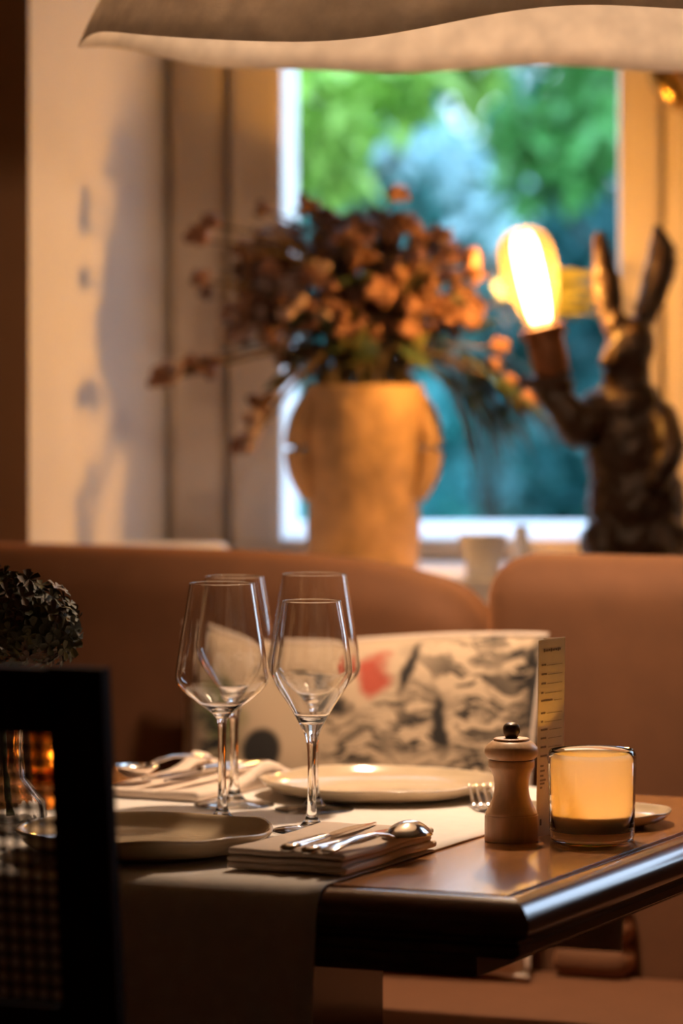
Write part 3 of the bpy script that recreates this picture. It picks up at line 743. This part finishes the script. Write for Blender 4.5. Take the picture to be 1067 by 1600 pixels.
# printed cushion
def pillow():
    W, H, D = .46, .388, .12; n = 30; v = []; f = []
    for side in (1, -1):
        for i in range(n + 1):
            for j in range(n + 1):
                a_, c_ = 2 * i / n - 1, 2 * j / n - 1
                pin = 1 - .07 * (1 - a_ * a_) * abs(c_) ** 3; pin2 = 1 - .06 * (1 - c_ * c_) * abs(a_) ** 3
                th = max(0, (1 - abs(a_) ** 2.6) * (1 - abs(c_) ** 2.6)) ** .55
                x, z = a_ * W / 2 * pin2, c_ * H / 2 * pin
                y = -side * D / 2 * th
                y += .004 * noise.noise((x * 14, z * 14, side)) * th
                v.append((x, y, z + .006 * math.sin(a_ * 3.2) * max(0, c_)))
    m_ = (n + 1) ** 2
    for s in (0, 1):
        for i in range(n):
            for j in range(n):
                q = [s * m_ + i * (n + 1) + j, s * m_ + (i + 1) * (n + 1) + j, s * m_ + (i + 1) * (n + 1) + j + 1, s * m_ + i * (n + 1) + j + 1]
                f.append(tuple(q))
    rim = [(0, j) for j in range(n)] + [(i, n) for i in range(n)] + [(n, j) for j in range(n, 0, -1)] + [(i, 0) for i in range(n, 0, -1)]
    e = empty('printed_cushion', T(-.592, 1.035, -.75 + .503), ANG, 'cream cushion printed with dark birds and foliage, leaning on the sofa', 'cushion')
    o = mk('cover', v, f, M['pillow'], e, loc=(0, 0, .195), rot=(R(-9), 0, 0))
    bm = bmesh.new(); bm.from_mesh(o.data); bmesh.ops.remove_doubles(bm, verts=bm.verts, dist=.0004); bm.to_mesh(o.data); bm.free(); o.data.shade_smooth()
    pts = [v[i * (n + 1) + j] for i, j in rim]; pts.append(pts[0])
    MB().tube(pts, .0035, 8).build('piping', M['napkin_cream'], e, loc=(0, 0, .195), rot=(R(-9), 0, 0))
    return e
pillow()

# ------------------------------------------------------------------ rattan chair
CXL = -.362
ch = empty('rattan_chair', T(CXL, -.20, -.75), ANG, 'dark mahogany chair with a woven cane back, seen from behind', 'chair')
def bk(z): return -.215 - max(0, z - .46) * .10         # rake of the back (local y)
def hw(z): return .2155
def stile(s):
    rings = []
    for z in (0, .2, .46, .6, .75, .88, .974):
        y = bk(z) if z > .46 else -.215 - (.46 - z) * .12
        x1 = s * hw(max(z, .46)); x0 = s * (hw(max(z, .46)) - (.047 if z > .4 else .034)); t = .007 if z > .4 else .017
        rings.append([(x0, y - t, z), (x1, y - t, z), (x1, y + t, z), (x0, y + t, z)])
    return MB().loft(rings)
stile(1).build('back_post', M['chair'], ch, smooth=False); stile(-1).build('back_post', M['chair'], ch, smooth=False)
def rail(z0, z1, name, t=.014):
    r = []
    for z in (z0, z1): r.append([(-hw(z) + .046, bk(z) - t, z), (hw(z) - .046, bk(z) - t, z), (hw(z) - .046, bk(z) + t, z), (-hw(z) + .046, bk(z) + t, z)])
    return MB().loft(r).build(name, M['chair'], ch, smooth=False)
rail(.924, .973, 'top_rail'); rail(.665, .713, 'lower_rail')
V, F = rounded_box(.46, .44, .05, .02, 8); mk('seat', V, F, M['chair'], ch, loc=(0, 0, .435))
for s in (-1, 1):
    MB().loft([[(s * .19 - .016, .17, 0), (s * .19 + .016, .17, 0), (s * .19 + .016, .202, 0), (s * .19 - .016, .202, 0)], [(s * .19 - .02, .165, .415), (s * .19 + .02, .165, .415), (s * .19 + .02, .205, .415), (s * .19 - .02, .205, .415)]]).build('leg', M['chair'], ch, smooth=False)
    MB().box(s * .19 - .012, s * .19 + .012, -.21, .17, .18, .21).build('stretcher', M['chair'], ch, smooth=False)
# cane webbing: woven strands
b = MB(); sp = .0116
def strip(p, q, wd, off):
    p, q = Vector(p), Vector(q); d = (q - p).normalized(); nrm = Vector((0, 1, .10)).normalized(); s = d.cross(nrm).normalized() * wd / 2
    o_ = nrm * off
    b.add([p - s + o_, p + s + o_, q + s + o_, q - s + o_, p - s + o_ + nrm * .0006, p + s + o_ + nrm * .0006, q + s + o_ + nrm * .0006, q - s + o_ + nrm * .0006], [(0, 3, 2, 1), (4, 5, 6, 7), (0, 1, 5, 4), (1, 2, 6, 5), (2, 3, 7, 6), (3, 0, 4, 7)])
z0, z1 = .711, .926
xi = hw(.82) - .046
nx_ = int(2 * xi / sp)
for i in range(nx_ + 1):
    x = xi - .003 - i * sp
    strip((x, bk(z0), z0), (x, bk(z1), z1), .0041, 0)
for i in range(int((z1 - z0) / sp) + 1):
    z = z1 - .003 - i * sp
    strip((-xi - .004, bk(z), z), (xi + .004, bk(z), z), .0041, .001)
tag(b.build('cane_webbing', M['cane'], ch, smooth=False), kind='stuff')

# ------------------------------------------------------------------ pendant lamp with a wide linen shade
PC = Vector((.150, 4.085, 0)); PR = .43; PH = CAMZ + .334
pn = empty('pendant_lamp', (PC.x, PC.y, ZC), 0, 'wide wavy linen pendant lampshade hanging low over the table', 'pendant lamp')
def shade():
    na, nr = 144, 16; v = []; f = []
    for k in range(nr + 1):
        t = k / nr                               # 0 at the crown, 1 at the hem
        for i in range(na):
            a_ = 2 * math.pi * i / na
            wob = .008 * math.sin(5 * a_ + .6) + .006 * math.sin(9 * a_ + 2)
            # a fold dips where the hem faces the camera's left
            da = (a_ - R(239) + math.pi) % (2 * math.pi) - math.pi
            dip = -.034 * math.exp(-(da / .40) ** 2)
            th = math.radians(8 + 62 * t)
            r = PR * (math.sin(th) / math.sin(R(70))) * (1 + .012 * t * math.sin(7 * a_))
            z = .205 * (math.cos(th) - math.cos(R(70))) / (1 - math.cos(R(70))) - .012 * max(0, t - .85) / .15
            z += (wob * .5 + dip) * t ** 3
            v.append((r * math.cos(a_), r * math.sin(a_), z))
    for k in range(nr):
        for i in range(na):
            j = (i + 1) % na; f.append((k * na + i, k * na + j, (k + 1) * na + j, (k + 1) * na + i))
    o = mk('lamp_shade', v, f, M['shade'], pn, loc=(0, 0, PH + .008 - ZC))
    md = o.modifiers.new('thick', 'SOLIDIFY'); md.thickness = .0015; md.offset = 0
    return bake(o)
shade()
MB().tube([(0, 0, -.002), (0, 0, PH + .19 - ZC)], .003, 8).build('cord', M['wood_dark'], pn)
MB().lathe([(0, .0), (.05, 0), (.05, -.02), (0, -.03)], 32).build('ceiling_rose', M['brass'], pn)
MB().lathe([(0, 0), (.02, 0), (.022, -.05), (0, -.05)], 24).build('socket', M['brass'], pn, loc=(0, 0, PH + .20 - ZC))
MB().lathe([(.062, 0), (.066, 0), (.066, .006), (.062, .006), (.062, 0)], 40).build('shade_ring', M['brass'], pn, loc=(0, 0, PH + .205 - ZC))
MB().ball((0, 0, 0), (.03, .03, .036)).build('bulb', M['pendant_bulb'], pn, loc=(0, 0, PH + .115 - ZC))
lamp('pendant_glow', (0, 0, PH + .065 - ZC), 6.5, (1, .68, .42), .03, pn)
sd = bpy.data.lights.new('pendant_spot', 'SPOT'); sd.energy = 44; sd.color = (1, .72, .49); sd.shadow_soft_size = .03
sd.spot_size = R(112); sd.spot_blend = 1.0
so = bpy.data.objects.new('pendant_spot', sd); COL.objects.link(so); so.parent = pn; so.location = (0, 0, PH + .06 - ZC); so.rotation_euler = (0, 0, 0)

# ------------------------------------------------------------------ stone vase and dried bouquet on the sill
VY = 5.20; kv = VY / FPX
vc = px(568, 800, VY)
sv = empty('stone_vase', (vc.x, vc.y, SILL), 0, 'rough sandstone vase with two ear handles holding the dried bouquet', 'vase')
HT = CAMZ - (600 - HZ) * kv - SILL
vp = [(80, 0), (86, 4), (88, .12 * 300), (89, 75), (90, 130), (94, 190), (97, 235), (95, HT / kv - 8), (93, HT / kv)]
prof = [(0, 0)] + [(q.x * kv, q.y * kv) for q in catmull([Vector(q) for q in vp], 4)] + [(88 * kv, HT), (86 * kv, HT - .008), (88 * kv, HT * .6), (70 * kv, .02), (0, .02)]
b = MB().lathe(prof, 72)
for v in b.v:
    r = math.hypot(v.x, v.y)
    if r > .03:
        q = 1 + .045 * noise.noise(v * 20) + .03 * noise.noise(v * 45); v.x *= q; v.y *= q
b.build('vase_body', M['stone'], sv)
for s in (-1, 1):
    pts = [(s * 84, HT / kv - 18), (s * 97, HT / kv - 50), (s * 104, HT / kv - 95), (s * 99, HT / kv - 140), (s * 84, HT / kv - 178)]
    pts = catmull([Vector((x * kv, -.030, z * kv)) for x, z in pts], 6)
    MB().tube(pts, [.010 + .007 * math.sin(math.pi * i / (len(pts) - 1)) for i in range(len(pts))], 12).build('handle', M['stone'], sv)

bq = empty('dried_bouquet', (vc.x, vc.y, SILL + HT), 0, 'dried bouquet of dusky pink and brown blossoms in the stone vase', 'bouquet')
bmats = [pm('dusky_pink_petal', (.21, .095, .06), .5, var=.5, scale=80), pm('brown_petal', (.10, .038, .019), .45, var=.4, scale=80), pm('mauve_petal', (.32, .22, .20), .5, var=.3, scale=80)]
def blossom_mesh(mat, seed):
    b = MB(); q = random.Random(seed)
    for i in range(9):
        d = Vector((q.uniform(-1, 1), q.uniform(-1, 1), q.uniform(-.4, 1))).normalized()
        b.ball(d * q.uniform(.006, .0105), q.uniform(.0036, .0058), None, 8, 5)
        if i % 3 == 0:
            M3 = d.to_track_quat('Z', 'Y').to_matrix()
            b.add([M3 @ Vector(p_) * .011 for p_ in ((0, 0, .6), (.5, .3, 1.0), (0, .15, 1.5), (-.5, .3, 1.0))], [(0, 1, 2), (0, 2, 3)])
    b.ball((0, 0, 0), .006, None, 8, 5)
    o = b.build('blossom', mat); me = o.data; bpy.data.objects.remove(o); return me
bms = [blossom_mesh(m_, i) for i, m_ in enumerate(bmats)]
o0 = Vector((vc.x, vc.y, SILL + HT)); rr = random.Random(5)
heads = []
for i in range(276):
    while True:
        d = Vector((rr.uniform(-1, 1), rr.uniform(-1, 1), rr.uniform(-1, 1)))
        if .45 < d.length <= 1: break
    x = 540 + d.x * 215 + rr.uniform(-8, 8); y = 455 - d.z * (125 if d.z > 0 else 110) + .10 * abs(x - 560)
    if abs(x - 560) < 90 and y > 570: continue
    heads.append((x, y, VY - .005 + d.y * .10, i))
for x, y, Y in ((262, 590, 5.12), (275, 583, 5.10), (300, 578, 5.12), (250, 598, 5.1), (330, 572, 5.12), (390, 690, 5.08), (398, 660, 5.08), (382, 700, 5.1), (412, 630, 5.1), (815, 628, 5.14), (795, 600, 5.14), (780, 545, 5.14), (770, 575, 5.14), (310, 375, 5.1), (330, 350, 5.1), (315, 440, 5.1), (620, 308, 5.14), (480, 322, 5.14), (412, 328, 5.14), (745, 430, 5.08), (735, 410, 5.06), (700, 395, 5.06), (690, 370, 5.1)):
    heads.append((x, y, Y, rr.randrange(99)))
for x, y, Y, i in heads:
    c = px(x, y, Y) - o0
    me = bms[rr.choice((0, 1, 1, 2)) if x < 520 else rr.choice((0, 1, 1, 0))]
    o = link('blossom', me, bq, c); o.rotation_mode = 'QUATERNION'
    o.rotation_quaternion = (c.normalized() + Vector((rr.uniform(-.4, .4), rr.uniform(-.6, .2), rr.uniform(-.4, .4)))).to_track_quat('Z', 'Y')
    s = rr.uniform(1.0, 1.65); o.scale = (s, s, s)
st_m = pm('dry_stem', (.09, .06, .03), .8)
for i, (x, y, Y, _) in enumerate(heads):
    if i % 4 and i < 262: continue
    c = px(x, y, Y) - o0
    root = Vector((rr.uniform(-.05, .05), rr.uniform(-.05, .05), -.06))
    up = Vector((root.x + (c.x - root.x) * .35, root.y + (c.y - root.y) * .5, max(.05, c.z * .7 + .02)))
    MB().tube(catmull([root, Vector((root.x * 1.2, root.y * 1.1, .012)), up, c], 4), [.0022] * 12 + [.0012], 6).build('stem', st_m, bq)
lf_m = [pm('dark_green_leaf', (.035, .06, .025), .6, var=.4), pm('olive_leaf', (.10, .10, .03), .6, var=.4)]
def leaf_mesh(mat, L_, W_):
    v = []; f = []
    for i in range(6):
        t = i / 5; wv = W_ * math.sin(math.pi * min(.98, .06 + t * .92)) ** .8
        v += [(-wv, t * L_, -.1 * L_ * t * t + .12 * wv), (0, t * L_, -.1 * L_ * t * t), (wv, t * L_, -.1 * L_ * t * t + .12 * wv)]
    for i in range(5):
        a_ = i * 3; f += [(a_, a_ + 1, a_ + 4, a_ + 3), (a_ + 1, a_ + 2, a_ + 5, a_ + 4)]
    o = mk('leaf', v, f, mat); me = o.data; bpy.data.objects.remove(o); return me
lms = [leaf_mesh(lf_m[0], .055, .012), leaf_mesh(lf_m[1], .05, .011), leaf_mesh(lf_m[0], .11, .0055)]
for i in range(150):
    a_ = rr.uniform(0, 6.283); c = Vector((math.cos(a_) * rr.uniform(.02, .14), math.sin(a_) * rr.uniform(.02, .08), rr.uniform(.012, .14)))
    o = link('leaf', lms[i % 2], bq, c); o.rotation_euler = (rr.uniform(-.7, .9), rr.uniform(-.6, .6), a_ - math.pi / 2 + rr.uniform(-.5, .5))
for i in range(64):                                   # drooping needles on the right
    c = px(rr.uniform(670, 790), rr.uniform(540, 600), rr.uniform(5.12, 5.22)) - o0
    o = link('leaf', lms[2], bq, c); o.rotation_euler = (rr.uniform(-1.3, -.5), 0, rr.uniform(-2.2, -.9))
    s = rr.uniform(.8, 1.3); o.scale = (s, s, s)
sp0 = px(852, 462, 5.23) - o0                         # yellow-green spray reaching behind the bulb
MB().tube(catmull([Vector((.03, .02, -.06)), Vector((.035, .025, .012)), Vector((.11, .03, .09)), sp0], 5), .0018, 6).build('stem', st_m, bq)
lm3 = leaf_mesh(pm('golden_needle', (.26, .24, .05), .6, var=.4), .07, .004)
for i in range(34):
    c = px(rr.uniform(800, 868), rr.uniform(425, 495), rr.uniform(5.22, 5.26)) - o0
    o = link('leaf', lm3, bq, c); o.rotation_euler = (rr.uniform(-.35, .5), rr.uniform(.7, 1.5), rr.uniform(-1.9, -1.3))

# ------------------------------------------------------------------ hare lamp
HY = 5.03; kh = HY / FPX
hc0 = px(985, 800, HY)
ho = Vector((hc0.x, HY, SILL))
hr = empty('hare_lamp', ho, 0, 'bronze hare figure lamp holding up a glowing filament bulb', 'lamp')
def hp(x, y, dy=0): return px(x, y, HY) + Vector((0, dy, 0)) - ho
def hare():
    b = MB()
    zb = (CAMZ - SILL) / kh + HZ                         # pixel row of the sill
    def blob(x, y, rx, ry, rd, dy=0, rot=0):
        b.ball(hp(x, y, dy), (rx * kh, rd * kh, ry * kh), Matrix.Rotation(R(rot), 4, 'Y').to_3x3())
    def limb(pts, rad):
        pts = [hp(*p_) for p_ in pts]; P = catmull(pts, 5); n = len(P); rd = []
        for i in range(n):
            t = i / (n - 1) * (len(rad) - 1); k = min(int(t), len(rad) - 2); rd.append((rad[k] + (rad[k + 1] - rad[k]) * (t - k)) * kh)
        b.tube(P, rd, 14); b.ball(P[0], rd[0]); b.ball(P[-1], rd[-1])
    blob(990, 845, 88, 50, 70)                            # haunches
    blob(994, 790, 80, 92, 66)
    blob(983, 705, 70, 100, 58)
    blob(980, 640, 58, 55, 50)
    limb([(980, 640, 0), (978, 590, -.004), (978, 550, -.008)], [44, 38, 36])
    blob(985, 540, 38, 46, 40, -.01, 12)                  # head, chin down, muzzle to the bulb
    blob(962, 556, 24, 26, 26, -.02, 30); blob(948, 566, 14, 13, 15, -.026)
    blob(962, 510, 20, 24, 24, -.012)
    limb([(957, 508, -.005), (946, 440, 0), (937, 366, .006)], [18, 24, 8])      # ears
    limb([(1004, 505, .005), (1030, 430, .010), (1036, 395, .012), (1028, 358, .012)], [16, 26, 24, 8])
    limb([(936, 640, -.01), (905, 668, -.03), (880, 640, -.035), (852, 604, -.03)], [34, 34, 28, 24])   # arm to the lamp
    blob(855, 600, 42, 16, 32, -.03); limb([(838, 600, -.045), (818, 592, -.05)], [9, 6]); limb([(838, 600, -.02), (816, 594, -.015)], [9, 6]); limb([(868, 598, -.05), (882, 582, -.055)], [9, 7])
    limb([(1030, 650, -.02), (1042, 700, -.05), (1020, 750, -.06)], [26, 24, 18])
    limb([(940, 840, -.03), (935, 870, -.055), (925, 884, -.085)], [34, 22, 14]); limb([(1040, 840, -.03), (1045, 870, -.055), (1040, 884, -.09)], [36, 24, 14])
    blob(1062, 850, 22, 20, 22, .05)
    # flat foot on the sill
    b.lathe([(0, 0), (86 * kh, 0), (86 * kh, .010), (80 * kh, .014), (0, .016)], 40, Matrix.Translation((hp(992, 800).x, -.005, 0.0005)))
    o = b.build('body', M['bronze'], hr)
    md = o.modifiers.new('r', 'REMESH'); md.mode = 'VOXEL'; md.voxel_size = .0032; md.use_smooth_shade = True
    md = o.modifiers.new('s', 'SMOOTH'); md.iterations = 5; md.factor = .5
    bake(o)
    for v in o.data.vertices:
        if v.co.z > .012: v.co += v.normal * (.0022 * noise.noise(v.co * 70) + .0016 * noise.noise(v.co * 160))
        v.co.z = max(v.co.z, 0)
    # carve the ears flat and hollow towards the lamp
    return o
hare()
ax0 = hp(862, 588, -.03); ax1 = hp(812, 360, -.03); axd = (ax1 - ax0).normalized()
Q = axd.to_track_quat('Z', 'Y').to_matrix().to_4x4(); Q.translation = ax0
def axm(prof, seg=36): return MB().lathe([(r * kh, z * kh) for r, z in prof], seg, Q)
axm([(0, 0), (26, 0), (28, 4), (30, 40), (29, 60), (34, 62), (36, 68), (36, 78), (30, 79), (28, 64), (0, 60)]).build('socket', M['socket'], hr, split=40)
blb = axm([(q.x, q.y) for q in catmull([Vector(q) for q in [(22, 79), (25, 90), (33, 115), (42, 150), (45, 185), (41, 212), (28, 230), (12, 237), (.0001, 238)]], 5)]).build('bulb', M['bulb'], hr)
fb = MB()
for i in range(10):
    a_ = 2 * math.pi * i / 10; r = 21
    P = [Q @ Vector((math.cos(a_) * rr_ * kh, math.sin(a_) * rr_ * kh, z * kh)) for rr_, z in ((12, 88), (17, 105), (20, 150), (19, 205), (12, 226))]
    fb.tube(catmull(P, 3), .0013, 6)
fb.build('filament', M['filament'], blb)
lamp('hare_bulb_light', Q @ Vector((0, 0, 155 * kh)), 12, (1, .51, .11), .018, hr)

# small white things on the sill behind the gap of the sofa
p = px(754, 905, 5.0)
wc = empty('china_cup', (p.x, 5.0, SILL), 0, 'small flared white china cup on the sill between vase and hare', 'cup')
MB().lathe([(0, 0), (.021, 0), (.022, .004), (.023, .020), (.028, .04), (.0325, .056), (.031, .056), (.026, .04), (.020, .008), (0, .006)], 40).build('cup_body', M['white_china'], wc, split=60)
MB().tube(catmull([(.026, 0, .044), (.040, 0, .042), (.041, 0, .026), (.0245, 0, .018)], 4), .0028, 8).build('handle', M['white_china'], wc, rot=(0, 0, R(100)))
p = px(814, 880, 5.06)
tg = MB().lathe([(0, 0), (.0115, 0), (.013, .004), (.0125, .040), (.0085, .052), (.010, .066), (.0088, .066), (.0072, .052), (.0105, .04), (.010, .006), (0, .005)], 36).build('bud_vase', M['white_china'], None, loc=(p.x, 5.06, SILL), split=60)
tag(tg, 'tiny slim white bud vase on the sill beside the hare lamp', 'vase')
